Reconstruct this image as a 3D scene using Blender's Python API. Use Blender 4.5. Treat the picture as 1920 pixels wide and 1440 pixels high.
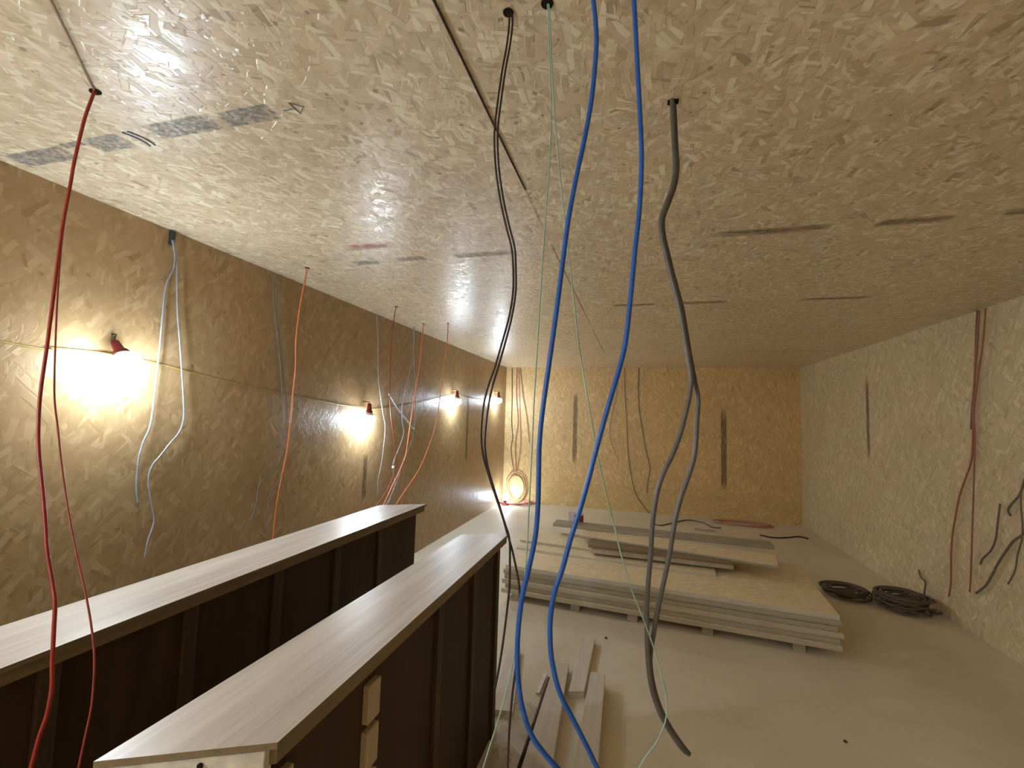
import bpy, math, random
from mathutils import Vector, Matrix
random.seed(7)
for o in list(bpy.data.objects): bpy.data.objects.remove(o)
C = bpy.context.scene.collection
SC = bpy.context.scene

# ------------------------------------------------------------------ camera
F, YAW, PITCH, ROLL, EYE = 850.9, .27008, .07182, .03128, 1.65
def axes():
    f = Vector((-math.sin(YAW)*math.cos(PITCH), math.cos(YAW)*math.cos(PITCH), math.sin(PITCH)))
    r = Vector((math.cos(YAW), math.sin(YAW), 0)); u = r.cross(f)
    return r*math.cos(ROLL)+u*math.sin(ROLL), u*math.cos(ROLL)-r*math.sin(ROLL), f
CR, CU, CF = axes()
cd = bpy.data.cameras.new('camera'); cam = bpy.data.objects.new('camera', cd); C.objects.link(cam)
cd.sensor_width = 36; cd.lens = F/1920*36; cd.clip_start = .02; cd.clip_end = 60
M = Matrix((CR, CU, -CF)).transposed().to_4x4(); M.translation = (0, 0, EYE); cam.matrix_world = M
SC.camera = cam
# ------------------------------------------------------------------ world, exposure
w = bpy.data.worlds.new('world'); SC.world = w; w.use_nodes = True
w.node_tree.nodes['Background'].inputs[0].default_value = (.9, .85, .75, 1)
w.node_tree.nodes['Background'].inputs[1].default_value = .05
SC.view_settings.view_transform = 'Standard'; SC.view_settings.look = 'None'
SC.view_settings.exposure = 2.78; SC.view_settings.gamma = 1
SC.cycles.use_denoising = True; SC.cycles.adaptive_threshold = .035
SC.cycles.max_bounces = 8; SC.cycles.diffuse_bounces = 5; SC.cycles.glossy_bounces = 3
SC.cycles.sample_clamp_indirect = 6
LAMP = 38.0            # radiance of the bulbs of the lamp string
FILL = 30.0            # radiance of the added tripod fill lamp behind the camera
LAMP_COL = (.71, .85, 1.0)

XL, XR, YB, YF, ZC = -2.519, 2.663, 8.668, -2.3, 2.629

# ------------------------------------------------------------------ where a line of sight meets a plane of the room
def ray(x, y): return CF + CR*((x-960)/F) - CU*((y-720)/F)
def at_x(x, y, X): d = ray(x, y); p = d*(X/d.x); return Vector((p.x, p.y, p.z+EYE))
def at_y(x, y, Y): d = ray(x, y); p = d*(Y/d.y); return Vector((p.x, p.y, p.z+EYE))
def at_z(x, y, Z): d = ray(x, y); p = d*((Z-EYE)/d.z); return Vector((p.x, p.y, Z))
NF = Vector((-math.sin(YAW), math.cos(YAW), 0))
def at_d(x, y, D): d = ray(x, y); p = d*(D/d.dot(NF)); return Vector((p.x, p.y, p.z+EYE))

# ------------------------------------------------------------------ mesh helpers
class MB:
    def __init__(s): s.v = []; s.f = []
    def add(s, vs, fs):
        n = len(s.v); s.v += [tuple(v) for v in vs]; s.f += [tuple(i+n for i in f) for f in fs]; return s
    def box(s, lo, hi, m=None):
        x0, y0, z0 = lo; x1, y1, z1 = hi
        vs = [Vector(p) for p in ((x0,y0,z0),(x1,y0,z0),(x1,y1,z0),(x0,y1,z0),(x0,y0,z1),(x1,y0,z1),(x1,y1,z1),(x0,y1,z1))]
        if m: vs = [m @ v for v in vs]
        return s.add(vs, [(0,3,2,1),(4,5,6,7),(0,1,5,4),(1,2,6,5),(2,3,7,6),(3,0,4,7)])
    def prism(s, quad, z0, z1):
        n = len(quad); vs = [(p[0],p[1],z0) for p in quad]+[(p[0],p[1],z1) for p in quad]
        fs = [tuple(range(n))[::-1], tuple(range(n, 2*n))]+[(i,(i+1)%n,n+(i+1)%n,n+i) for i in range(n)]
        return s.add(vs, fs)
    def tube(s, pts, r, n=10, rad=None):
        pts = [Vector(p) for p in pts]; N = len(pts); t0 = (pts[1]-pts[0]).normalized()
        a = t0.orthogonal().normalized(); vs = []; fs = []
        for i, p in enumerate(pts):
            t = (pts[min(i+1,N-1)]-pts[max(i-1,0)]).normalized()
            a = (a-t*a.dot(t)).normalized(); b = t.cross(a); rr = rad[i] if rad else r
            for k in range(n):
                q = 2*math.pi*k/n; vs.append(p+(a*math.cos(q)+b*math.sin(q))*rr)
        for i in range(N-1):
            for k in range(n): fs.append((i*n+k, i*n+(k+1)%n, (i+1)*n+(k+1)%n, (i+1)*n+k))
        fs += [tuple(range(n))[::-1], tuple(range((N-1)*n, N*n))]
        return s.add(vs, fs)
    def lathe(s, prof, n=24, m=None):
        vs = []; fs = []
        for r, z in prof:
            for k in range(n):
                q = 2*math.pi*k/n; v = Vector((r*math.cos(q), r*math.sin(q), z)); vs.append(m @ v if m else v)
        for i in range(len(prof)-1):
            for k in range(n): fs.append((i*n+k, i*n+(k+1)%n, (i+1)*n+(k+1)%n, (i+1)*n+k))
        fs += [tuple(range(n))[::-1], tuple(range((len(prof)-1)*n, len(prof)*n))]
        return s.add(vs, fs)
    def build(s, name, mat, parent=None, loc=None, smooth=False, bevel=0):
        me = bpy.data.meshes.new(name)
        o = bpy.data.objects.new(name, me); C.objects.link(o)
        off = Vector(loc) if loc is not None else Vector((0,0,0))
        me.from_pydata([Vector(v)-off for v in s.v], [], s.f); me.update()
        me.materials.append(mat)
        if smooth:
            for p in me.polygons: p.use_smooth = len(p.vertices) == 4
        o.location = off
        if parent:
            o.parent = parent
            if loc is not None: o.location = off
        if bevel:
            b = o.modifiers.new('bevel', 'BEVEL'); b.width = bevel; b.segments = 2; b.limit_method = 'ANGLE'
        return o
def tag(o, label, cat, group=None):
    o['label'] = label; o['category'] = cat
    if group: o['group'] = group
    return o
def thing(name, loc, label, cat, group=None, rz=0):
    o = bpy.data.objects.new(name, None); C.objects.link(o); o.location = loc; o.rotation_euler = (0,0,rz)
    o.empty_display_size = .1
    return tag(o, label, cat, group)
def struct(o): o['kind'] = 'structure'; return o
def smooth_path(P, step=6):
    P = [Vector(p) for p in P]; out = []
    for i in range(len(P)-1):
        a = P[max(i-1,0)]; b = P[i]; c = P[i+1]; d = P[min(i+2,len(P)-1)]
        for k in range(step):
            t = k/step
            out.append(.5*((2*b)+(c-a)*t+(2*a-5*b+4*c-d)*t*t+(3*b-a-3*c+d)*t**3))
    out.append(P[-1]); return out
def cable(name, pts, r, mat, label, group=None, n=10, cat='cable'):
    mb = MB(); mb.tube(smooth_path(pts), r, n)
    return tag(mb.build(name, mat, loc=pts[0], smooth=True), label, cat, group)

# ------------------------------------------------------------------ materials
def new_mat(name):
    m = bpy.data.materials.new(name); m.use_nodes = True; nt = m.node_tree
    return m, nt, nt.nodes['Principled BSDF']
def N(nt, t, **k):
    n = nt.nodes.new(t)
    for a, b in k.items(): setattr(n, a, b)
    return n
def L(nt, a, b): nt.links.new(a, b)
def math_node(nt, op, a, b=None, c=None):
    n = N(nt, 'ShaderNodeMath', operation=op)
    for i, v in enumerate((a, b, c)):
        if v is None: continue
        if isinstance(v, (int, float)): n.inputs[i].default_value = v
        else: L(nt, v, n.inputs[i])
    return n.outputs[0]
def mix_col(nt, fac, a, b, mode='MIX'):
    n = N(nt, 'ShaderNodeMix', data_type='RGBA', blend_type=mode)
    for s, v in ((0, fac), (6, a), (7, b)):
        if isinstance(v, (int, float)): n.inputs[s].default_value = v
        elif isinstance(v, tuple): n.inputs[s].default_value = (*v, 1)
        else: L(nt, v, n.inputs[s])
    return n.outputs[2]
def ramp(nt, fac, stops):
    n = N(nt, 'ShaderNodeValToRGB'); e = n.color_ramp.elements
    while len(e) < len(stops): e.new(.5)
    for el, (p, c) in zip(e, stops): el.position = p; el.color = (*c, 1)
    L(nt, fac, n.inputs[0]); return n.outputs[0]
def noise(nt, vec, scale, detail=3, rough=.55):
    n = N(nt, 'ShaderNodeTexNoise'); n.inputs['Scale'].default_value = scale
    n.inputs['Detail'].default_value = detail; n.inputs['Roughness'].default_value = rough
    if vec is not None: L(nt, vec, n.inputs['Vector'])
    return n
def osb(name, a, b, main_angle=0., size=1., rough=.42, bump=.35, tint=(1,1,1), contrast=1., spec=.5):
    """pressed strand board: layers of overlapping long flakes, each with a tone of its own; a, b = the two axes of the board's plane"""
    m, nt, bs = new_mat(name)
    tc = N(nt, 'ShaderNodeTexCoord'); sp = N(nt, 'ShaderNodeSeparateXYZ'); L(nt, tc.outputs['Object'], sp.inputs[0])
    cb = N(nt, 'ShaderNodeCombineXYZ'); L(nt, sp.outputs[a], cb.inputs[0]); L(nt, sp.outputs[b], cb.inputs[1])
    base = cb.outputs[0]
    wob = noise(nt, base, 3.0, 2)
    wv = N(nt, 'ShaderNodeVectorMath', operation='MULTIPLY_ADD'); L(nt, wob.outputs['Color'], wv.inputs[0])
    wv.inputs[1].default_value = (.09, .09, 0); L(nt, base, wv.inputs[2])
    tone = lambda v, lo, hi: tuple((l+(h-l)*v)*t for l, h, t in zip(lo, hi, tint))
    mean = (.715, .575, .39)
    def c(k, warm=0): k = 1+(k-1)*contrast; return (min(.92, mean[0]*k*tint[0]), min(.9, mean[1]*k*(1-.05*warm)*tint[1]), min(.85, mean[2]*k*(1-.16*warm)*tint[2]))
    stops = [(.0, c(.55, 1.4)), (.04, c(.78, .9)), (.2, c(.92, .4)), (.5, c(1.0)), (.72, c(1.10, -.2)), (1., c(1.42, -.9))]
    n0 = noise(nt, base, 14/size, 4)
    col = ramp(nt, n0.outputs['Fac'], [(.3, c(.82, .6)), (.7, c(1.04, 0))])
    hgt = math_node(nt, 'MULTIPLY', n0.outputs['Fac'], .3)
    rnd = random.Random(name)
    for i in range(7):
        ang = main_angle + rnd.gauss(0, .62) if i % 4 else main_angle + 1.2 + rnd.gauss(0, .4)
        ln, wd = (.115, .030) if i < 3 else ((.085, .022) if i < 6 else (.06, .013))
        ln *= 1.15*size*rnd.uniform(.85, 1.2); wd *= .85*size*rnd.uniform(.8, 1.25)
        mp = N(nt, 'ShaderNodeVectorRotate', rotation_type='Z_AXIS'); L(nt, wv.outputs[0], mp.inputs['Vector']); mp.inputs['Angle'].default_value = ang
        sc = N(nt, 'ShaderNodeVectorMath', operation='MULTIPLY_ADD'); L(nt, mp.outputs[0], sc.inputs[0])
        sc.inputs[1].default_value = (1/ln*.9, 1/wd*.55, 1); sc.inputs[2].default_value = (i*7.3, i*3.1, 0)
        vo = N(nt, 'ShaderNodeTexVoronoi', voronoi_dimensions='2D', distance='CHEBYCHEV'); L(nt, sc.outputs[0], vo.inputs['Vector']); vo.inputs['Scale'].default_value = 1
        ss = N(nt, 'ShaderNodeSeparateColor'); L(nt, vo.outputs['Color'], ss.inputs[0])
        thr = math_node(nt, 'MULTIPLY_ADD', ss.outputs[1], .22, .2)
        mask = N(nt, 'ShaderNodeClamp'); L(nt, math_node(nt, 'MULTIPLY', math_node(nt, 'SUBTRACT', thr, vo.outputs['Distance']), 14), mask.inputs[0]); mask = mask.outputs[0]
        keep = math_node(nt, 'MULTIPLY', mask, math_node(nt, 'GREATER_THAN', ss.outputs[2], .25 if i < 6 else .55))
        fc = ramp(nt, ss.outputs[0], stops)
        col = mix_col(nt, math_node(nt, 'MULTIPLY', keep, .8), col, fc)
        mh = N(nt, 'ShaderNodeMix', data_type='FLOAT'); L(nt, keep, mh.inputs[0]); L(nt, hgt, mh.inputs[2]); L(nt, ss.outputs[1], mh.inputs[3]); hgt = mh.outputs[0]
    # scattered dark knots and bark specks
    kn = N(nt, 'ShaderNodeTexVoronoi', voronoi_dimensions='2D'); L(nt, wv.outputs[0], kn.inputs['Vector']); kn.inputs['Scale'].default_value = 7/size
    ks = N(nt, 'ShaderNodeSeparateColor'); L(nt, kn.outputs['Color'], ks.inputs[0])
    km = math_node(nt, 'MULTIPLY', math_node(nt, 'LESS_THAN', kn.outputs['Distance'], math_node(nt, 'MULTIPLY', ks.outputs[1], .075)), math_node(nt, 'GREATER_THAN', ks.outputs[0], .55))
    col = mix_col(nt, math_node(nt, 'MULTIPLY', km, .6), col, c(.3, 1.5))
    big = noise(nt, base, .9, 3)
    col = mix_col(nt, .35, col, ramp(nt, big.outputs['Fac'], [(.3, (.72,.70,.66)), (.7, (1,1,1))]), 'MULTIPLY')
    L(nt, col, bs.inputs['Base Color'])
    L(nt, math_node(nt, 'MULTIPLY_ADD', hgt, .18, rough-.09), bs.inputs['Roughness'])
    bs.inputs['Specular IOR Level'].default_value = spec
    bp = N(nt, 'ShaderNodeBump'); bp.inputs['Strength'].default_value = bump; bp.inputs['Distance'].default_value = .004
    L(nt, hgt, bp.inputs['Height']); L(nt, bp.outputs[0], bs.inputs['Normal'])
    return m
def plain(name, col, rough=.5, metal=0., var=.12, scale=30, spec=.5, bump=0.):
    m, nt, bs = new_mat(name)
    tc = N(nt, 'ShaderNodeTexCoord'); n = noise(nt, tc.outputs['Object'], scale, 3)
    d = tuple(c*(1-var) for c in col); l = tuple(min(1, c*(1+var)) for c in col)
    L(nt, ramp(nt, n.outputs['Fac'], [(.3, d), (.7, l)]), bs.inputs['Base Color'])
    bs.inputs['Roughness'].default_value = rough; bs.inputs['Metallic'].default_value = metal; bs.inputs['Specular IOR Level'].default_value = spec
    if bump:
        bp = N(nt, 'ShaderNodeBump'); bp.inputs['Strength'].default_value = bump; bp.inputs['Distance'].default_value = .003
        L(nt, n.outputs['Fac'], bp.inputs['Height']); L(nt, bp.outputs[0], bs.inputs['Normal'])
    return m
def wood(name, lo, hi, axis_scale=(18, 1.2, 18), rough=.45, spec=.5):
    m, nt, bs = new_mat(name)
    tc = N(nt, 'ShaderNodeTexCoord'); mp = N(nt, 'ShaderNodeMapping'); L(nt, tc.outputs['Object'], mp.inputs[0]); mp.inputs['Scale'].default_value = axis_scale
    n = noise(nt, mp.outputs[0], 1, 5, .6); n2 = noise(nt, mp.outputs[0], 4.5, 3, .6)
    v = math_node(nt, 'MULTIPLY_ADD', n2.outputs['Fac'], .3, math_node(nt, 'MULTIPLY', n.outputs['Fac'], .7))
    L(nt, ramp(nt, v, [(.34, lo), (.5, tuple((a+b)/2 for a, b in zip(lo, hi))), (.66, hi)]), bs.inputs['Base Color'])
    bs.inputs['Roughness'].default_value = rough; bs.inputs['Specular IOR Level'].default_value = spec
    return m
def ink(name, col, scale=(40, 40, 40), cover=.5, soft=.12, strength=.8, ax=None):
    """worn print or chalk: colour where a noise is above a threshold, nothing elsewhere"""
    m, nt, bs = new_mat(name)
    tc = N(nt, 'ShaderNodeTexCoord'); mp = N(nt, 'ShaderNodeMapping'); L(nt, tc.outputs['Object'], mp.inputs[0]); mp.inputs['Scale'].default_value = scale
    n = noise(nt, mp.outputs[0], 1, 4, .65)
    f = ramp(nt, n.outputs['Fac'], [(1-cover-soft, (0,0,0)), (1-cover+soft, (1,1,1))])
    bs.inputs['Base Color'].default_value = (*col, 1); bs.inputs['Roughness'].default_value = .6
    al = math_node(nt, 'MULTIPLY', f, strength)
    if ax:
        sp = N(nt, 'ShaderNodeSeparateXYZ'); L(nt, tc.outputs['Generated'], sp.inputs[0])
        for a, k in ax:
            g = sp.outputs[a]; e = math_node(nt, 'MINIMUM', g, math_node(nt, 'SUBTRACT', 1, g))
            cl = N(nt, 'ShaderNodeClamp'); L(nt, math_node(nt, 'MULTIPLY', e, k), cl.inputs[0]); al = math_node(nt, 'MULTIPLY', al, cl.outputs[0])
    L(nt, al, bs.inputs['Alpha'])
    return m
def emit(name, col, s):
    m = bpy.data.materials.new(name); m.use_nodes = True; nt = m.node_tree; nt.nodes.clear()
    e = N(nt, 'ShaderNodeEmission'); e.inputs[0].default_value = (*col, 1); e.inputs[1].default_value = s
    o = N(nt, 'ShaderNodeOutputMaterial'); L(nt, e.outputs[0], o.inputs[0]); return m

M_ceil = osb('strand_board_ceiling', 0, 1, .25, .85, rough=.36, bump=.42, contrast=1.05)
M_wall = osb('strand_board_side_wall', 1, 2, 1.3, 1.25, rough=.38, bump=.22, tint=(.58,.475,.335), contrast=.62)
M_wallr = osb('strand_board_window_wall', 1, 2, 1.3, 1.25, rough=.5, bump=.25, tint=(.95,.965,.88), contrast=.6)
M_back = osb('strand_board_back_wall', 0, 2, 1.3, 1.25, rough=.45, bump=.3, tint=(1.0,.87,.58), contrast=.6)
M_skirt = osb('strand_board_skirting', 0, 2, 0., 1.25, rough=.5, bump=.25, tint=(.94,.84,.53), contrast=.5)
M_sheet = osb('strand_board_sheet', 0, 1, 0., 1.0, rough=.6, bump=.3, tint=(1.12,1.15,1.10), contrast=.35)
M_floor, nt, bs = new_mat('dusty_board_floor')
tc = N(nt, 'ShaderNodeTexCoord'); n1 = noise(nt, tc.outputs['Object'], 1.1, 5, .6); n2 = noise(nt, tc.outputs['Object'], 55, 3, .6)
v = math_node(nt, 'MULTIPLY_ADD', n2.outputs['Fac'], .18, math_node(nt, 'MULTIPLY', n1.outputs['Fac'], .82))
L(nt, ramp(nt, v, [(.32, (.64,.56,.43)), (.5, (.70,.62,.485)), (.68, (.76,.68,.545))]), bs.inputs['Base Color']); bs.inputs['Roughness'].default_value = .55
bs.inputs['Specular IOR Level'].default_value = .35
M_top = wood('pale_oak_board', (.40,.335,.27), (.68,.61,.53), (15, .55, 15), rough=.36)
M_edge = wood('raw_plank_edge', (.16,.115,.06), (.26,.19,.10), (30, 1.5, 30), rough=.6)
M_dark = wood('dark_brown_panel', (.030,.016,.007), (.060,.034,.015), (6, 6, .8), rough=.6, spec=.25)
M_post = wood('brown_post', (.048,.030,.015), (.080,.052,.028), (20, 20, 1.5), rough=.6, spec=.3)
M_block = wood('pale_spacer_wood', (.42,.33,.21), (.55,.44,.29), (20, 20, 3), rough=.6)
M_endb = plain('weathered_end_board', (.66,.62,.54), .6, var=.22, scale=22)
M_plank = wood('sawn_plank', (.58,.50,.41), (.72,.645,.545), (26, 1.2, 26), rough=.6)
M_batten = wood('rough_batten', (.36,.29,.19), (.50,.41,.29), (20, 2, 20), rough=.65)
M_black = plain('black_sheath', (.030,.016,.014), .42)
M_brown = plain('dark_brown_sheath', (.05,.026,.014), .55)
M_tan = plain('tan_sheath', (.40,.33,.23), .6)
M_red = plain('red_sheath', (.30,.022,.010), .4)
M_salmon = plain('faded_red_sheath', (.30,.04,.02), .5)
M_orange = plain('orange_sheath', (.62,.17,.055), .42)
M_blue = plain('blue_sheath', (.014,.10,.42), .35)
M_grey = plain('grey_sheath', (.11,.10,.092), .38)
M_pale = plain('pale_grey_sheath', (.27,.275,.285), .3)
M_dgrey = plain('dark_grey_sheath', (.16,.135,.10), .5)
M_green = plain('pale_green_sheath', (.30,.46,.36), .4)
M_coil = plain('grimy_coil_sheath', (.12,.09,.06), .6)
M_pink = plain('pink_red_sheath', (.55,.22,.16), .5)
M_yel = plain('yellow_cord', (.42,.30,.08), .45)
M_hole = plain('dark_hole', (.02,.014,.01), .9, spec=.1)
M_redcap = plain('red_lamp_holder', (.20,.014,.018), .5)
M_clip = plain('dark_metal_clip', (.06,.065,.07), .45, metal=.6)
M_film = None

# ------------------------------------------------------------------ the room
T = .06
def slab(name, lo, hi, mat):
    return struct(MB().box(lo, hi).build(name, mat))
floor = slab('floor', (XL-T, YF-T, -T), (XR+T, YB+T, 0), M_floor)
ceil_ = slab('ceiling', (XL-T, YF-T, ZC), (XR+T, YB+T, ZC+T), M_ceil)
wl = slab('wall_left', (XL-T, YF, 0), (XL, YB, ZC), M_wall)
wr = slab('wall_right', (XR, YF, 0), (XR+T, YB, ZC), M_wallr)
wb = slab('wall_back', (XL-T, YB, 0), (XR+T, YB+T, ZC), M_back)
wf = slab('wall_front', (XL-T, YF-T, 0), (XR+T, YF, ZC), M_back)
bb = slab('baseboard_back', (XL+.45, YB-.006, 0), (XR, YB, .45), M_skirt)

M_ink = ink('blue_grey_stamp_ink', (.17,.175,.19), (45, 60, 30), .54, .14, .6, ((0, 12), (1, 12)))
M_inkd = ink('dark_stamp_ink', (.15,.115,.08), (11, 70, 9), .58, .2, .55, ((0, 7), (1, 3)))
M_inkw = ink('dark_wall_stamp_ink', (.13,.10,.07), (60, 60, 7), .60, .2, .6, ((2, 8),))
M_chalk = ink('red_chalk', (.50,.12,.08), (14, 22, 14), .5, .25, .75, ((0, 4), (1, 3)))
M_line = ink('red_chalk_line', (.42,.20,.12), (60, 3, 20), .5, .2, .55)
E_ = .0012
def ceil_mark(name, x0, x1, y0, y1, mat, sk=0):
    z = ZC-E_
    return struct(MB().add([(x0,y0,z),(x0,y1,z),(x1,y1+sk,z),(x1,y0+sk,z)], [(0,1,2,3)]).build(name, mat, ceil_))
ceil_mark('ink_stamp', -2.47, -2.14, 1.135, 1.225, M_ink, .0)
ceil_mark('ink_stamp', -2.02, -1.83, 1.125, 1.215, M_ink)
ceil_mark('ink_stamp', -1.70, -1.40, 1.115, 1.20, M_ink)
ceil_mark('ink_stamp', -1.38, -1.16, 1.12, 1.20, M_ink)
ceil_mark('ink_stamp', -2.14, -2.02, 1.13, 1.16, M_ink)
mb = MB()
for cx in (-1.80, -1.775):
    mb.tube([(cx+.02*math.sin(t*.3), 1.13+.011*t, ZC-.0005) for t in range(9)], .004, 5)
mb.tube([(-1.13,1.165,ZC),(-1.085,1.165,ZC),(-1.085,1.19,ZC),(-1.05,1.163,ZC),(-1.085,1.137,ZC),(-1.085,1.165,ZC)], .0025, 5)
struct(mb.build('ink_arrow', plain('stamp_line_ink', (.13,.14,.17), .6), ceil_))
for x0, x1, y in ((-1.83,-1.62,2.56),(-1.50,-1.28,2.54),(-1.12,-.72,2.55),(.36,.93,2.50),(1.08,1.42,2.50),(1.55,1.9,2.48),(-.22,.15,3.93),(.3,.72,3.93),(1.2,1.7,3.94)):
    ceil_mark('ink_stamp', x0, x1, y-.055, y+.045, M_inkd)
ceil_mark('panel_joint', 1.3, XR, 6.66, 6.70, M_inkd)
ceil_mark('chalk_smudge', -1.72, -1.36, 2.24, 2.35, M_chalk)
ceil_mark('chalk_line', -.482, -.470, 1.83, 6.7, M_line, 0)
def wall_mark(name, wall, a, b, mat):
    (x0,y0,z0), (x1,y1,z1) = a, b
    if wall is wb: vs = [(x0,y0,z0),(x1,y0,z0),(x1,y0,z1),(x0,y0,z1)]
    else: vs = [(x0,y0,z0),(x0,y1,z0),(x0,y1,z1),(x0,y0,z1)]
    return struct(MB().add(vs, [(0,1,2,3)]).build(name, mat, wall))
wall_mark('ink_stamp', wb, (-1.17,YB-.0012,.78), (-1.09,YB,2.17), M_inkw)
wall_mark('ink_stamp', wb, (1.42,YB-.0012,.46), (1.51,YB,1.93), M_inkw)
wall_mark('ink_stamp', wr, (XR-.0012,6.34,1.28), (XR,6.41,2.28), M_inkw)
wall_mark('ink_stamp', wl, (XL+.0012,6.55,.9), (XL,6.63,1.98), M_inkw)
wall_mark('ink_stamp', wl, (XL+.0012,3.86,.8), (XL,3.92,1.25), M_inkw)

# holes the cables come through
def hole(x, y, r=.02, rx=1.):
    mb = MB(); mb.lathe([(r, 0), (r*.96, -.0025)], 20, Matrix.Translation((x, y, ZC)) @ Matrix.Diagonal((rx, 1, 1, 1)))
    return struct(mb.build('cable_hole', M_hole, ceil_))

# ------------------------------------------------------------------ lamp string along the lamp wall
M_bulb = emit('lit_led_bulb', LAMP_COL, LAMP)
OFF = .078
M_bbase = plain('white_bulb_base', (.72,.70,.68), .5, var=.03)
def lamp_mesh(root, tilt, mat=None):
    holder = MB().lathe([(.008,.085),(.018,.082),(.021,.045),(.024,.02),(.034,.008),(.034,.0),(.03,-.004)], 24, tilt)
    holder.build('holder', M_redcap, root, smooth=True)
    MB().lathe([(.028,-.004),(.038,-.012),(.052,-.032),(.050,-.034)], 24, tilt).build('bulb_base', M_bbase, root, smooth=True)
    MB().lathe([(.051,-.0345),(.060,-.048),(.064,-.068),(.056,-.095),(.034,-.113),(.004,-.119)], 24, tilt).build('bulb', mat or M_bulb, root, smooth=True)
    hk = MB().tube([tilt @ Vector((0,0,.082)), tilt @ Vector((0,0,.096)), Vector((-.05,0,.10)), Vector((-OFF+.002,0,.10))], .004, 8)
    hk.build('hook', M_clip, root, smooth=True)
lamp_px = [(228,664,'round lit lamp nearest the camera on the left wall, beside a hanging pale cable', (-.06,-.76)),
           (692,773,'lit lamp hanging with a red holder above a white fan of glow on the wall', (0,0)),
           (857,744,'lit lamp third along the lamp wall, just before the black twin cables', (0,0)),
           (935,744,'farthest high lamp on the lamp wall, lit, next to the back corner', (0,0))]
for px, py, lab, (tx, ty) in lamp_px:
    p = at_x(px, py, XL+OFF)
    r = thing('hanging_lamp', p, lab, 'lamp', 'lit lamps strung along the wall')
    lamp_mesh(r, Matrix.Rotation(tx, 4, 'X') @ Matrix.Rotation(ty, 4, 'Y'))
r = thing('hanging_lamp', (XL+OFF, -.55, 1.92), 'lit lamp of the wall string behind the camera, outside the photo', 'lamp', 'lit lamps strung along the wall')
lamp_mesh(r, Matrix.Identity(4))
# tripod fill lamp added out of view behind the camera to brighten the counters and the near ceiling
r = thing('tripod_fill_lamp', (-1.95, -1.2, 0), 'added unseen tripod fill lamp behind the camera, outside the photo', 'lamp')
MB().lathe([(.016,.35),(.016,1.75)], 12).build('pole', M_clip, r, smooth=True)
for k in range(3):
    q = k*2.094+.4; MB().tube([(.0,0,.75), (.22*math.cos(q),.22*math.sin(q),.38), (.42*math.cos(q),.42*math.sin(q),.012)], .011, 8).build('leg', M_clip, r, smooth=True)
MB().lathe([(.03,1.74),(.06,1.76),(.07,1.79),(.05,1.80)], 20).build('holder', M_redcap, r, smooth=True)
MB().lathe([(.05,1.80),(.095,1.84),(.11,1.90),(.095,1.96),(.05,2.0),(.01,2.01)], 24).build('bulb', emit('lit_fill_lamp', LAMP_COL, FILL), r, smooth=True)
M_corner = emit('lit_corner_lamp', LAMP_COL, 16)
# floor lamp in the far corner
p = Vector((XL+.16, 8.30, 0))
r = thing('floor_work_lamp', p, 'lit work lamp standing on the floor in the far corner', 'lamp')
MB().lathe([(.075,0),(.075,.02),(.03,.03),(.028,.08),(.045,.09)], 20).build('base', M_redcap, r, smooth=True)
MB().lathe([(.035,.088),(.055,.11),(.065,.14),(.055,.175),(.02,.195)], 20).build('bulb', M_corner, r, smooth=True)
cp = [(XL+.012, -.6, 2.04)]+[at_x(x, y, XL+.010) for x, y in ((0,640),(100,652),(195,662),(290,680),(400,708),(560,744),(670,764),(700,767),(770,757),(857,740),(900,748),(935,741))]
cable('lamp_cord', cp, .004, M_yel, 'thin yellow lamp cord fixed along the wall, linking the lit lamps', n=8, cat='cord')

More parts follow.
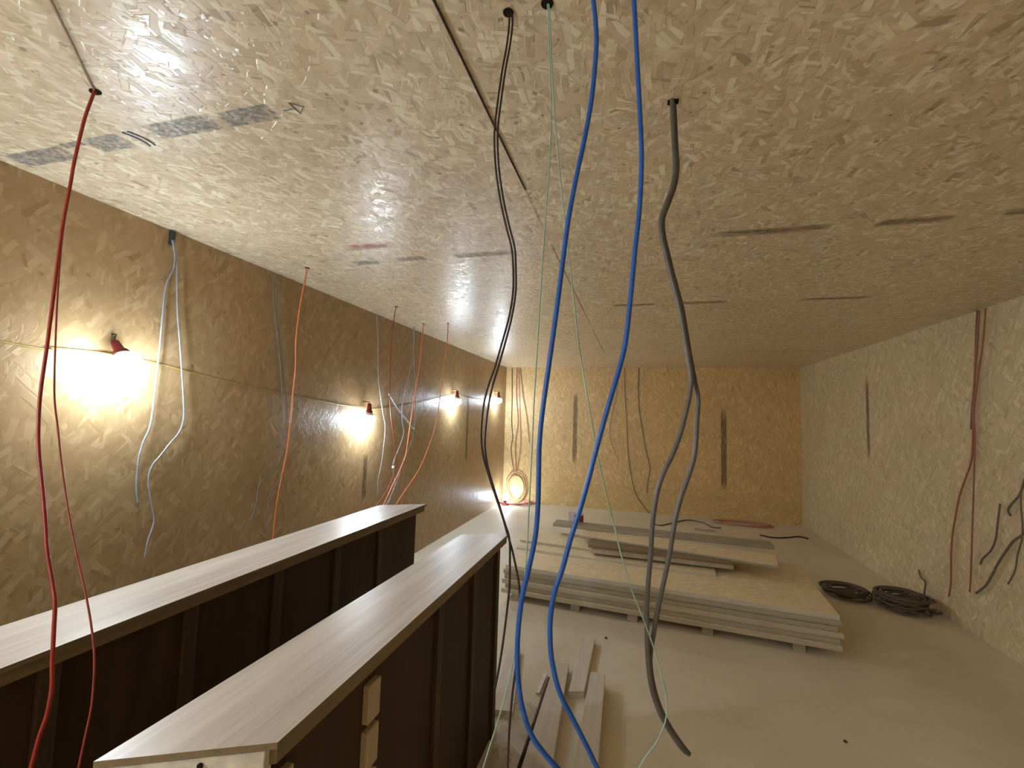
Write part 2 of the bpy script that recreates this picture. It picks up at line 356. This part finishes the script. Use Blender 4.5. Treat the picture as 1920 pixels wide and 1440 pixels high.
# ------------------------------------------------------------------ the two long counters
def counter(name, A, B, Cc, D, zt, label, posts, blocks, far_in, h_top=.050):
    """A near-left, B near-right, Cc far-right, D far-left corner of the top board"""
    root = thing(name, ((A[0]+B[0])/2, (A[1]+Cc[1])/2, 0), label, 'counter', 'long wooden counters')
    o = Vector(root.location)
    def loc(p, z=0): return (p[0]-o.x, p[1]-o.y, z)
    q = [loc(p)[:2] for p in (A, B, Cc, D)]
    tb = MB().prism(q, zt-.013, zt).build('top_board', M_top, root); tb.data.materials.append(M_edge)
    for p in tb.data.polygons:
        if p.normal.z < .5: p.material_index = 1
    # the band under the board, set in a little
    ux = .010
    q2 = [(q[0][0]+ux, q[0][1]+.012), (q[1][0]-ux, q[1][1]+.012), (q[2][0]-ux, q[2][1]-.012), (q[3][0]+ux, q[3][1]-.012)]
    MB().prism(q2, zt-h_top, zt-.013).build('edge_band', M_edge, root)
    # body
    ins = .030
    b = [(q[0][0]+ins, q[0][1]+.03), (q[1][0]-ins, q[1][1]+.03), (q[2][0]-ins, q[2][1]-far_in), (q[3][0]+ins, q[3][1]-far_in)]
    MB().prism(b, 0, zt-h_top).build('side_panel', M_dark, root)
    x = lambda y: q[1][0]+(q[2][0]-q[1][0])*(y-q[1][1])/(q[2][1]-q[1][1])-ins
    for y in posts:
        yy = y-o.y; MB().box((x(yy)-.01, yy-.024, .0), (x(yy)+.014, yy+.024, zt-h_top)).build('post', M_post, root, bevel=.002)
    for y in blocks:
        yy = y-o.y
        for k, (z0, z1) in enumerate(((.812,.913),(.69,.792),(.568,.67),(.446,.548))):
            MB().box((x(yy)-.01, yy-.03, z0), (x(yy)+.018, yy+.03, z1)).build('spacer_block', M_block, root, bevel=.003)
    sl = (q[1][1]-q[0][1])/(q[1][0]-q[0][0]); ey = lambda xx: q[0][1]+(xx-q[0][0])*sl
    xa, xb = q[0][0]+.006, q[1][0]-.022
    e = [(xa, ey(xa)+.004), (xb, ey(xb)+.004), (xb, ey(xb)+.024), (xa, ey(xa)+.024)]
    ep = MB().prism(e, .0, zt-.0165).build('end_board', M_endb, root, bevel=.002)
    pe = Vector(((e[0][0]*.4+e[1][0]*.6), (e[0][1]*.4+e[1][1]*.6), zt-.030))
    MB().lathe([(.0055,0),(.0055,.004)], 14, Matrix.Translation(pe) @ Matrix.Rotation(math.pi/2, 4, 'X')).build('bolt_hole', M_hole, ep)
    return root
counter('wooden_counter', (-.947,.646), (-.671,.787), (-.680,2.497), (-.918,2.374), 1.0,
        'nearer long wooden counter, pale board top, pale spacer blocks showing along its dark side', [1.62, 2.0, 2.36], [.825, 1.165], .07)
counter('wooden_counter', (-1.775,.33), (-1.49,.45), (-1.461,3.064), (-1.740,2.893), 1.0,
        'farther long wooden counter with a pale board top, standing nearer the lamp wall', [.9, 1.3, 1.7, 2.1, 2.5], [], .10)

# ------------------------------------------------------------------ stack of boards on battens
SA = math.atan2(3.897-4.11, 1.403+1.145)
sx = Vector((math.cos(SA), math.sin(SA), 0)); sy = Vector((-math.sin(SA), math.cos(SA), 0))
SO = at_z(948, 1058, .31)          # front left top corner of the stack
M_edges = [wood('board_edge_grey', (.33,.30,.22), (.43,.39,.29), (3, 30, 60), rough=.7), wood('board_edge_tan', (.42,.36,.26), (.54,.47,.35), (3, 30, 60), rough=.7), wood('board_edge_pale', (.50,.45,.36), (.62,.56,.46), (3, 30, 60), rough=.7)]
EI = [0]
def edge_faces(o):
    EI[0] += 1; o.data.materials.append(M_edges[(2, 1, 0, 1, 0, 0)[EI[0] % 6]])
    for p in o.data.polygons:
        if abs(p.normal.z) < .5: p.material_index = 1
def sheet(name, x0, x1, y0, y1, z0, z1, label, group, mat=None, rz=0., cat='board'):
    """x along the front of the stack, y into it"""
    ctr = SO + sx*((x0+x1)/2) + sy*((y0+y1)/2); hx, hy = (x1-x0)/2, (y1-y0)/2
    o = MB().box((-hx,-hy,0), (hx,hy,z1-z0)).build(name, mat or M_sheet, bevel=.002)
    o.location = (ctr.x, ctr.y, z0); o.rotation_euler = (0, 0, SA+rz); edge_faces(o)
    return tag(o, label, cat, group)
g = 'strand boards of the big stack'
ords = ['lowest', 'second from the bottom', 'third from the bottom', 'third from the top', 'second from the top', 'topmost']
z = .062
WT = 2.56
offs = [(-.03,-.014,.008),(.0,.004,.0),(-.03,-.006,.02),(-.012,.012,-.01),(-.02,.0,.01),(.0,.0,.0)]
for i, nm in enumerate(ords):
    dx, dy, ex = offs[i]; h = .038
    gap = {4: .008, 2: .004}.get(i, .0015)
    z += gap
    sheet('strand_board', dx, WT+ex, dy, 1.25+dy, z, z+h-.0015, f'{nm} full sheet in the big strand board stack on battens', g, rz=random.uniform(-.004,.004)); z += h
ZT = z-.0015
for i, x in enumerate((.12, .64, 1.12, 1.69, 2.31)):
    o = sheet('batten', x-.04, x+.04, .02, 1.2, 0.0, .0615, ['batten under the stack at the end by the counters','second batten under the stack from the counters','middle batten under the big stack','fourth batten under the stack from the counters','batten under the stack at the end by the right wall'][i], 'battens under the stack', M_batten, cat='batten')
g2 = 'loose boards on top of the stack'
# upper group: two thin sheets, short dark-edged boards, one wide sheet, a long beam
def sxy(px, py, Z):
    p = at_z(px, py, Z)-SO; return p.dot(sx), p.dot(sy)
z1 = ZT+.0005
a = sxy(968, 1026, z1+.02); 
sheet('strand_board', a[0], a[0]+1.86, a[1], a[1]+.62, z1, z1+.020, 'thin pale sheet lying directly on the stack, its end by the counters bare', g2, rz=.0)
b = sxy(975, 1012, z1+.042)
sheet('strand_board', b[0], b[0]+1.8, b[1], b[1]+.5, z1+.021, z1+.042, 'second thin pale sheet on the stack, set back on the first', g2, rz=-.0)
c0 = sxy(1103, 1017, z1+.098); c1 = sxy(1372, 1049, z1+.098)
ca = math.atan2(c1[1]-c0[1], c1[0]-c0[0]); cl = math.hypot(c1[0]-c0[0], c1[1]-c0[1])
M_dedge = wood('dark_edged_board', (.20,.13,.065), (.30,.20,.10), (2, 30, 30), rough=.6)
def from_px(name, pa, pb, Z, depth, th, label, mat=None, cat='board'):
    """a board whose upper front edge runs from pixel pa to pixel pb at height Z"""
    A = at_z(*pa, Z); B = at_z(*pb, Z); d = (B-A); ln = d.length; an = math.atan2(d.y, d.x)
    o = MB().box((0,0,0), (ln,depth,th)).build(name, mat or M_sheet, bevel=.002)
    o.location = (A.x, A.y, Z-th); o.rotation_euler = (0,0,an)
    if not mat: edge_faces(o)
    return tag(o, label, cat, g2)
zz = z1+.0425
from_px('strand_board', (1107,1031), (1376,1062), zz+.030, .30, .030, 'lower of two short boards stacked under the wide loose sheet', M_batten)
from_px('strand_board', (1103,1021), (1372,1053), zz+.058, .28, .027, 'upper short dark-edged board under the wide loose sheet', M_dedge)
from_px('strand_board', (1083,1003), (1459,1061), zz+.078, .36, .019, 'wide loose sheet topping the stack, one end jutting out past the rest')
from_px('long_beam', (1037,981), (1452,1024), zz+.115, .20, .035, 'long straight board along the back of the pile, dark front edge', wood('dark_beam', (.30,.25,.17), (.40,.34,.25), (2,30,30), rough=.6))  # beam in a darker wood than the sheets
# supports below the beam so that it lies on something
A = at_z(1083, 985, zz+.115)
# small package
pk = at_z(1081, 979, zz+.1155)
r = thing('small_package', (pk.x, pk.y+.03, zz+.1155), 'small white package with dark red print on the long board', 'package', rz=SA+.2)
MB().box((-.095,-.04,0), (.075,.04,.115)).build('carton', plain('white_carton', (.66,.60,.60), .6, var=.05), r, bevel=.004)
MB().box((-.03,-.0415,.005), (.073,-.040,.085)).build('print_panel', ink('dark_red_print', (.18,.02,.05), (30,30,30), .6, .1, .9), r)

# ------------------------------------------------------------------ planks and rods on the floor
def plank(name, far_l, far_r, near_l, near_r, z0, th, label, mat, cat='plank', group=None, zn=None):
    """corners of the upper face given by where they are seen; lies between z0 and z0+th"""
    Z = z0+th; P = [at_z(*p, Z) for p in (near_l, near_r, far_r, far_l)]
    ctr = sum(P, Vector())/4; ctr.z = z0
    o = MB().prism([(p.x, p.y) for p in P], z0, Z).build(name, mat, loc=ctr, bevel=.002); return tag(o, label, cat, group)
gp = 'sawn planks lying on the floor'
plank('floor_plank', (1091,1197),(1116,1197),(1066,1296),(1095,1296), .0005, .040, 'sawn plank on the floor reaching closest to the big stack', M_plank, group=gp)
plank('floor_plank', (1108,1259),(1135,1263),(1068,1475),(1118,1475), .0005, .085, 'thick sawn plank on the floor nearest the grey cables, casting a square shadow', M_plank, group=gp)
plank('floor_plank', (1040,1242),(1067,1243),(958,1500),(1025,1500), .0005, .055, 'sawn plank on the floor beside a dark rod, under the blue cables', M_plank, group=gp)
plank('floor_plank', (951,1216),(977,1217),(922,1330),(962,1334), .0005, .03, 'short plank on the floor by the end of the nearer counter', M_plank, group=gp)
a, b = at_z(1029,1272,.012), at_z(970,1450,.012)
tag(MB().tube([a, a.lerp(b,.5), b], .010, 8).build('dark_rod', M_brown, loc=a, smooth=True), 'thin dark rod on the floor alongside a sawn plank', 'rod')
a, b = at_z(1023,1263,.008), at_z(1008,1300,.008)
tag(MB().box((-.011,0,0), (.011,(b-a).length,.012)).build('white_strip', plain('white_plastic', (.75,.74,.72), .5)), 'short white strip on the floor near the dark rod', 'strip')
o = bpy.data.objects['white_strip']; d = b-a; o.location = (a.x, a.y, .0); o.rotation_euler = (0,0,math.atan2(d.y,d.x)-math.pi/2)
# crumpled clear film
M_film, nt, bs = new_mat('clear_film')
bs.inputs['Base Color'].default_value = (.75,.72,.68,1); bs.inputs['Roughness'].default_value = .16; bs.inputs['Alpha'].default_value = .3
def film(px, py, sxx, syy, hh, seed, label):
    rn = random.Random(seed); c = at_z(px, py, .0); n = 15; mb = MB(); vs = []; fs = []
    for i in range(n):
        for j in range(n):
            u, v = i/(n-1)*2-1, j/(n-1)*2-1; k = max(0, 1-(u*u+v*v)*.6)
            wv = .55+.45*math.sin(u*5.3+seed+2*math.sin(v*4.1))*math.cos(v*6.1-seed+u*2)
            vs.append((c.x+u*sxx*(1+.06*rn.uniform(-1,1)), c.y+v*syy*(1+.06*rn.uniform(-1,1)), .004+k*hh*(wv+.12*rn.uniform(-1,1))))
    for i in range(n-1):
        for j in range(n-1): fs.append((i*n+j,(i+1)*n+j,(i+1)*n+j+1,i*n+j+1))
    return tag(mb.add(vs, fs).build('plastic_film', M_film, loc=(c.x,c.y,0)), label, 'plastic film', 'crumpled film on the floor')
film(974, 1352, .08, .14, .08, 3, 'crumpled clear plastic film on the floor behind the black cable')
film(940, 1424, .05, .06, .06, 5, 'small clump of clear film at the foot of the nearer counter')
a = at_z(1136, 1196, .004)
tag(MB().lathe([(.004,0),(.012,.003),(.008,.009),(.002,.011)], 8, Matrix.Translation((a.x,a.y,0))).build('wood_chip', M_brown), 'small dark chip on the floor in front of the stack', 'chip')
a = at_z(1585, 1390, .004)
tag(MB().lathe([(.004,0),(.010,.003),(.007,.008),(.002,.010)], 8, Matrix.Translation((a.x,a.y,0))).build('wood_chip', M_brown), 'small dark chip alone on the bare floor', 'chip')

# ------------------------------------------------------------------ cables hanging from the ceiling near the camera
def dist(p): return Vector((p.x, p.y, 0)).dot(NF)
def hang(name, top, px, r, mat, label, group, mode='d', d1=None, n=10, extra=()):
    """top = the hole's place on the ceiling; px = where the cable is seen below it"""
    P = [Vector((top[0], top[1], ZC+.003))]
    d0 = dist(P[0]); k = len(px)
    for i, (x, y) in enumerate(px):
        if mode == 'd': P.append(at_d(x, y, d0+((d1-d0)*(i+1)/k if d1 else 0)))
        elif mode == 'x': P.append(at_x(x, y, top[0]+((d1-top[0])*(i+1)/k if d1 else 0)))
        elif mode == 'y': P.append(at_y(x, y, top[1]))
    P += [Vector(e) for e in extra]
    return cable(name, P, r, mat, label, group, n)
def on_ceil(x, y): p = at_z(x, y, ZC); return (p.x, p.y)
# red, near the lamp wall
h = on_ceil(178, 170); hole(h[0]-.003, h[1]+.003, .014, 1.4)
cable('tan_cable', [Vector((-1.15,.45,ZC-.003)), Vector((-1.391,.695,ZC-.003)), Vector((h[0]+.03,h[1]-.03,ZC-.003)), Vector((h[0],h[1],ZC-.002))], .003, M_tan, 'thin tan cable lying on the ceiling, ending at the red cable', n=8)
hang('red_cable', h, [(172,185),(158,225),(140,300),(132,345),(118,420),(107,500),(97,580),(88,650),(76,735),(72,800),(73,850),(80,920),(85,980),(88,1030),(98,1090),(103,1130),(101,1180),(98,1240),(97,1290),(88,1340),(74,1380),(62,1425),(50,1470)], .0046, M_red, 'red cable hanging from the ceiling over both counters', 'red cables by the lamp wall', d1=1.08)
hang('red_cable', (h[0]-.02, h[1]+.01), [(160,215),(140,300),(122,400),(110,520),(104,640),(102,740),(108,800),(114,860),(122,920),(132,980),(146,1050),(160,1110),(172,1180),(177,1240),(172,1320),(160,1380),(145,1450)], .0024, M_salmon, 'thin faded red cable hanging behind the thicker red one', 'red cables by the lamp wall', d1=1.1)
# brown cable along the ceiling
cable('brown_cable', [Vector((-.474,.3,ZC-.003)), Vector((-.474,.9,ZC-.003)), Vector((-.475,1.4,ZC-.003)), Vector((-.475,1.83,ZC-.002))], .0035, M_brown, 'dark brown cable running straight along the ceiling', n=8)
# black twins
h = on_ceil(953, 23); hole(h[0], h[1], .013)
blk0 = [(957,38),(953,80),(944,130),(936,185),(930,235),(929,270),(932,320),(940,375),(951,425),(961,465)]
gb = 'black twin cables hanging at the nearer counter'
hang('black_cable', h, [(x-2,y) for x, y in blk0]+[(962,500),(962,545),(955,592),(942,640),(929,685),(915,725),(906,765),(902,815),(906,855),(917,893),(929,930),(941,965),(951,1000),(960,1030),(967,1062),(973,1095),(975,1130),(972,1190),(967,1250),(960,1310),(955,1370),(952,1440),(950,1520)], .0025, M_black, 'black cable of the twin pair that reaches on down past the floor planks', gb)
hang('black_cable', (h[0]+.004,h[1]), [(x+4,y) for x, y in blk0]+[(967,500),(967,545),(960,592),(948,640),(935,685),(922,730),(913,780),(909,830),(913,868),(922,903),(935,943),(947,983),(955,1010),(956,1050),(955,1100),(950,1150),(943,1205),(936,1250),(928,1292)], .0025, M_black, 'black cable of the twin pair that ends at the counter end', gb)
# green wires
h = on_ceil(1026, 6); hole(h[0], h[1], .015)
gg = 'thin pale green wires'
hang('green_wire', h, [(1028,30),(1030,100),(1033,200),(1031,290),(1024,390),(1018,480),(1012,570),(1007,660),(1001,760),(997,850),(992,950),(988,1030),(983,1090),(976,1150),(966,1220),(951,1290),(934,1350),(915,1410),(900,1460),(890,1500)], .0016, M_green, 'thin pale green wire running down beside the first blue cable', gg, n=7)
hang('green_wire', (h[0]+.003,h[1]), [(1031,30),(1034,120),(1041,230),(1050,330),(1061,430),(1073,540),(1086,650),(1104,760),(1126,880),(1148,970),(1166,1045),(1186,1110),(1206,1160),(1226,1215),(1240,1265),(1250,1310),(1248,1350),(1232,1390),(1210,1420),(1190,1455)], .0016, M_green, 'thin pale green wire slanting across to the grey cables', gg, n=7)
# blue
gbl = 'blue cables hanging in the middle of the room'
h1 = (at_z(1112,0,ZC).x, .965); h2 = (at_z(1187,0,ZC).x, .985)
hang('blue_cable', h1, [(1113,5),(1117,45),(1118,90),(1110,180),(1096,260),(1081,330),(1066,410),(1054,500),(1041,600),(1027,700),(1016,780),(1011,840),(1010,900),(1008,960),(1003,1010),(991,1068),(980,1115),(973,1165),(970,1215),(971,1265),(978,1320),(995,1375),(1020,1412),(1052,1448),(1090,1490)], .0053, M_blue, 'blue cable nearer the black twins, bending away at its lower end', gbl)
hang('blue_cable', h2, [(1189,5),(1192,60),(1196,140),(1200,215),(1203,300),(1199,390),(1191,465),(1183,550),(1173,640),(1160,695),(1138,770),(1116,850),(1101,908),(1086,960),(1070,1010),(1055,1065),(1040,1110),(1032,1160),(1032,1210),(1037,1250),(1050,1300),(1075,1350),(1098,1395),(1120,1440),(1150,1490)], .0053, M_blue, 'blue cable nearer the grey cables, long and gently curved', gbl)
# grey pair
h = on_ceil(1262, 190)
struct(MB().box((h[0]-.016,h[1]-.010,ZC-.003), (h[0]+.016,h[1]+.012,ZC)).build('cable_hole', M_hole, ceil_))
gr0 = [(1263,215),(1265,260),(1268,315),(1262,352),(1250,385),(1241,412),(1243,445),(1251,478),(1259,512),(1268,545),(1277,580),(1284,620),(1292,668)]
grE = [(1217,1235),(1223,1285),(1236,1328),(1253,1362),(1275,1395),(1290,1414)]
ggr = 'grey cables hanging together'
hang('grey_cable', (h[0]-.003,h[1]-.009), [(x-2,y) for x, y in gr0]+[(1296,705),(1294,735),(1285,778),(1275,815),(1262,850),(1245,885),(1233,920),(1226,960),(1222,1000),(1220,1040),(1216,1085),(1213,1130),(1213,1185)]+[(x-2,y) for x, y in grE[:-1]]+[(1286,1410)], .0070, M_grey, 'grey cable of the hanging pair that swings toward the blue cables', ggr)
hang('grey_cable', (h[0]+.003,h[1]+.009), [(x+2,y) for x, y in gr0]+[(1303,715),(1309,748),(1307,790),(1303,848),(1292,890),(1277,932),(1265,980),(1257,1030),(1247,1080),(1236,1130),(1227,1180)]+[(x+2,y) for x, y in grE], .0070, M_grey, 'grey cable of the hanging pair on the side of the right wall', ggr)

# ------------------------------------------------------------------ cables along the lamp wall
go = 'orange cables along the lamp wall'
def ohole(px, py): h = on_ceil(px, py); hole(h[0], h[1], .016); return h
h = ohole(576, 502)
hang('orange_cable', h, [(572,525),(566,555),(560,592),(555,640),(554,690),(549,740),(544,790),(539,840),(530,885),(523,920),(517,960),(512,1010),(508,1060)], .0052, M_orange, 'orange cable nearest the camera on the lamp wall, before the second lamp', go, 'x', XL+.12)
h = ohole(743, 575)
hang('orange_cable', h, [(739,595),(733,650),(731,715),(731,750),(734,790),(740,830),(742,860),(738,890),(725,920),(708,945),(690,970)], .0040, M_salmon, 'dull red cable hanging just past the second lamp', go, 'x', XL+.14)
h = ohole(794, 607)
hang('orange_cable', h, [(792,630),(788,675),(781,720),(775,755),(770,790),(765,825),(760,855),(748,885),(735,912),(720,945),(700,985)], .0062, M_orange, 'bright orange cable crossing a pale cable above the farther counter', go, 'x', XL+.12)
h = ohole(840, 606)
hang('orange_cable', h, [(838,645),(832,690),(826,735),(821,775),(814,808),(803,840),(786,880),(763,915),(745,942),(725,975)], .0052, M_orange, 'orange cable hanging closest to the third lamp', go, 'x', XL+.22)
# pale cables on the wall
def wallrun(name, px, off, r, mat, label, group, n=8): return cable(name, [at_x(x, y, XL+off) for x, y in px], r, mat, label, group, n)
gw = 'pale grey cables on the lamp wall'
a = at_x(324, 433, XL+.012)
r = thing('cable_clip', (XL, a.y, a.z-.06), 'dark clip at the top of the lamp wall holding two pale cables', 'clip')
MB().box((0,-.012,-.02), (.022,.012,.058)).build('bracket', M_clip, r, bevel=.003)
wallrun('grey_cable', [(323,450),(328,480),(325,505),(315,525),(309,550),(305,590),(300,645),(294,700),(288,755),(281,800),(268,830),(260,860),(257,890),(256,920),(259,944)], .030, .0048, M_pale, 'pale cable by the first lamp, catching its light, shorter one of two', gw)
wallrun('grey_cable', [(325,450),(331,490),(332,540),(333,590),(337,640),(341,700),(344,750),(344,785),(336,810),(318,832),(300,855),(286,872),(279,892),(279,915),(285,950),(289,975),(284,995),(277,1015),(272,1045)], .030, .0044, M_pale, 'pale cable by the first lamp that curves far down the wall, longer one of two', gw)
wallrun('grey_cable', [(513,512),(513,560),(519,620),(524,670),(527,700),(529,740),(531,790),(528,840),(522,870),(505,890),(487,908),(482,935),(478,955),(468,980)], .02, .0042, M_dgrey, 'dull grey cable beside the first orange cable, kinked at its end', gw)
wallrun('grey_cable', [(527,515),(525,570),(528,640),(530,690),(536,740),(541,790),(540,840),(527,890),(508,925),(500,960),(497,1000)], .02, .0036, M_dgrey, 'thin dull grey cable behind the first orange cable', gw)
wallrun('grey_cable', [(706,590),(709,640),(709,700),(713,740),(718,775),(722,800),(720,830),(715,870),(709,900),(708,930)], .05, .0044, M_pale, 'pale cable at the second lamp, its middle glowing white', gw)
cable('grey_cable', [at_x(x, y, XL+.10) for x, y in ((729,738),(745,765),(760,785),(774,804),(779,803))], .0075, M_pale, 'straight pale cable piece slanting across the orange cables', gw, 8)
wallrun('grey_cable', [(778,600),(775,660),(768,700),(760,730),(754,760),(754,790),(757,810),(752,830),(744,850),(737,870),(738,890),(741,905),(735,925),(722,950)], .07, .0050, M_pale, 'pale cable hanging before the bright orange cable', gw)
wallrun('grey_cable', [(775,602),(776,680),(780,740),(778,790),(774,820),(765,845),(755,870),(745,900),(735,925),(728,945)], .05, .0046, M_pale, 'pale cable hanging behind the bright orange cable', gw)
a = at_x(737, 876, XL+.07)
tag(MB().lathe([(.004,-.016),(.014,-.012),(.014,.012),(.004,.016)], 10, Matrix.Translation(a)).build('cable_connector', plain('white_connector', (.7,.7,.72), .4), loc=a, smooth=True), 'tiny white connector on a pale cable above the farther counter', 'connector')

# ------------------------------------------------------------------ far corner and back wall
gc = 'cables on the back wall'
def backrun(name, px, off, r, mat, label, group=gc): return cable(name, [at_y(x, y, YB-off) for x, y in px], r, mat, label, group, 8)
backrun('grey_cable', [(960,690),(960,740),(959,790),(961,820),(958,840),(961,870),(966,890)], .03, .007, M_dgrey, 'dark cable on the back wall above the hanging coil')
backrun('orange_cable', [(969,690),(968,740),(971,790),(966,830),(967,870),(967,890)], .03, .007, M_pink, 'pale red cable on the back wall feeding the hanging coil')
backrun('orange_cable', [(972,692),(974,760),(976,830),(972,865),(968,885)], .03, .006, M_pink, 'thin pale red cable bowing out above the hanging coil')
backrun('grey_cable', [(975,692),(980,740),(987,780),(992,830)], .03, .008, M_tan, 'short tan cable slanting down the back wall near the lamp corner')
def coil(name, c, rx, ry, plane, loops, r, mat, label, seed, group=None, wob=.12, cat='cable coil', flat=.35):
    rn = random.Random(seed); pts = []; n = 18
    ph = [rn.uniform(0, 6.28) for _ in range(6)]
    for i in range(loops*n+1):
        t = i/n*2*math.pi; l = i/n; k = 1+wob*math.sin(l*2.1+ph[0])+wob*.5*math.sin(t*.37+ph[1])
        du, dv = wob*.8*math.sin(l*1.7+ph[2]), wob*.8*math.cos(l*1.3+ph[3])
        u, v = rx*(k*math.cos(t)+du), ry*(k*math.sin(t)+dv)
        hgt = r+abs(math.sin(l*.9+ph[4]+math.sin(t)*.4))*r*2*loops*flat
        if plane == 'z': pts.append((c[0]+u, c[1]+v, hgt))
        else: pts.append((c[0]+u, c[1]-hgt, c[2]+v))
    return tag(MB().tube(pts, r, 7).build(name, mat, loc=c, smooth=True), label, cat, group)
c = at_y(968, 913, YB-.004); coil('cable_coil', c, .17, .24, 'y', 5, .010, plain('straw_sheath', (.55,.36,.17), .5), 'straw coloured cable coil hanging on the back wall in the lamp corner', 11, 'coils of cable', .10)
c = at_z(964, 944, 0); coil('cable_coil', c, .34, .20, 'z', 4, .012, M_pink, 'pinkish cable coil on the floor below the hanging coil', 12, 'coils of cable', .14)
backrun('grey_cable', [(1171,690),(1172,740),(1175,790),(1177,840),(1180,870),(1186,905),(1194,930),(1206,948),(1219,965),(1228,978)], .03, .0062, M_dgrey, 'dark thin cable curving down the back wall to the floor')
backrun('grey_cable', [(1198,690),(1197,740),(1200,780),(1207,820),(1211,845),(1217,870),(1218,885),(1214,905),(1213,925)], .03, .0075, M_dgrey, 'brownish cable on the back wall, ending above the floor')
backrun('grey_cable', [(1160,690),(1156,740),(1146,780),(1143,815),(1150,840),(1160,865)], .03, .0055, M_tan, 'faint tan cable on the back wall beside the second blue cable')
c = at_z(1393, 984, 0); coil('cable_coil', c, .42, .17, 'z', 2, .011, M_pink, 'flat reddish cable loop on the floor along the back wall', 13, 'coils of cable', .1)
cable('grey_cable', [at_z(x, y, .010) for x, y in ((1225,982),(1240,985),(1262,980),(1290,975),(1318,980),(1335,988),(1352,990))], .010, M_dgrey, 'grey cable lying on the floor at the foot of the back wall', gc)
a, b = at_z(1302,994,.0), at_z(1342,999,.0)
o = MB().box((0,0,0), ((b-a).length,.07,.02)).build('wood_offcut', M_batten); o.location = (a.x,a.y,.0005); o.rotation_euler = (0,0,math.atan2((b-a).y,(b-a).x)); tag(o, 'small wood offcut on the floor behind the pile', 'offcut')
cable('brown_cable', [at_z(x, y, .011) for x, y in ((1425,1003),(1450,1008),(1475,1008),(1498,1006),(1515,1010))], .010, M_brown, 'dark brown cable on the floor in the far right corner', gc)

# ------------------------------------------------------------------ right wall cables and coils
gr = 'cables on the right wall'
def rightrun(name, px, off, r, mat, label, n=8): return cable(name, [at_x(x, y, XR-off) for x, y in px], r*1.1, mat, label, gr, n)
M_dred = plain('dull_red_sheath', (.36,.13,.08), .5)
rightrun('red_cable', [(1836,582),(1832,640),(1828,690),(1826,740),(1824,780),(1824,830),(1821,865),(1811,895),(1799,930),(1791,970),(1785,1010),(1783,1050),(1783,1090),(1779,1118)], .03, .0065, M_dred, 'dull red cable on the right wall that swings out before reaching the floor coil')
rightrun('red_cable', [(1848,578),(1843,640),(1836,690),(1830,735),(1826,775),(1828,820),(1827,860),(1826,900),(1824,960),(1822,1020),(1820,1080),(1818,1110)], .052, .0055, M_dred, 'dull red cable on the right wall hanging straight to the floor')
rightrun('grey_cable', [(1832,582),(1830,620),(1828,680),(1826,720),(1822,770),(1820,805)], .014, .005, M_dgrey, 'short grey cable among the red ones on the right wall')
rightrun('grey_cable', [(1930,870),(1918,910),(1910,930),(1895,947),(1890,958),(1895,967)], .03, .007, M_dgrey, 'grey cable hooked at its end high on the right wall')
rightrun('grey_cable', [(1914,925),(1914,950),(1917,980),(1916,1010),(1908,1040),(1903,1070),(1890,1095)], .055, .005, M_dgrey, 'grey cable hanging at the frame edge of the right wall')
rightrun('grey_cable', [(1875,945),(1870,985),(1867,1010),(1858,1032),(1843,1047),(1838,1058)], .03, .006, M_dgrey, 'short curved grey cable in the middle of the right wall')
rightrun('grey_cable', [(1935,990),(1917,1003),(1900,1015),(1885,1035),(1872,1055),(1860,1078),(1848,1098),(1830,1112)], .03, .0075, M_dgrey, 'thick dark grey cable slanting down the right wall')
rightrun('grey_cable', [(1722,1068),(1727,1083),(1735,1092),(1733,1112),(1732,1122)], .03, .007, M_dgrey, 'short dark cable stub above the second floor coil')
c = at_z(1584, 1118, 0); coil('cable_coil', (c.x,c.y,0), .17, .14, 'z', 11, .0085, M_coil, 'dark cable coil on the floor closest to the corner of the stack', 21, 'coils of cable', .2, flat=.4)
c = at_z(1692, 1142, 0); coil('cable_coil', (c.x,c.y,0), .17, .165, 'z', 17, .0085, M_coil, 'larger heaped dark cable coil on the floor by the right wall', 22, 'coils of cable', .2, flat=.42)
cable('grey_cable', [at_z(x, y, .012) for x, y in ((1735,1140),(1760,1150),(1778,1138),(1765,1120),(1785,1130),(1800,1150),(1808,1142))], .011, M_dgrey, 'tangled dark cable end on the floor below the red cables', gr)
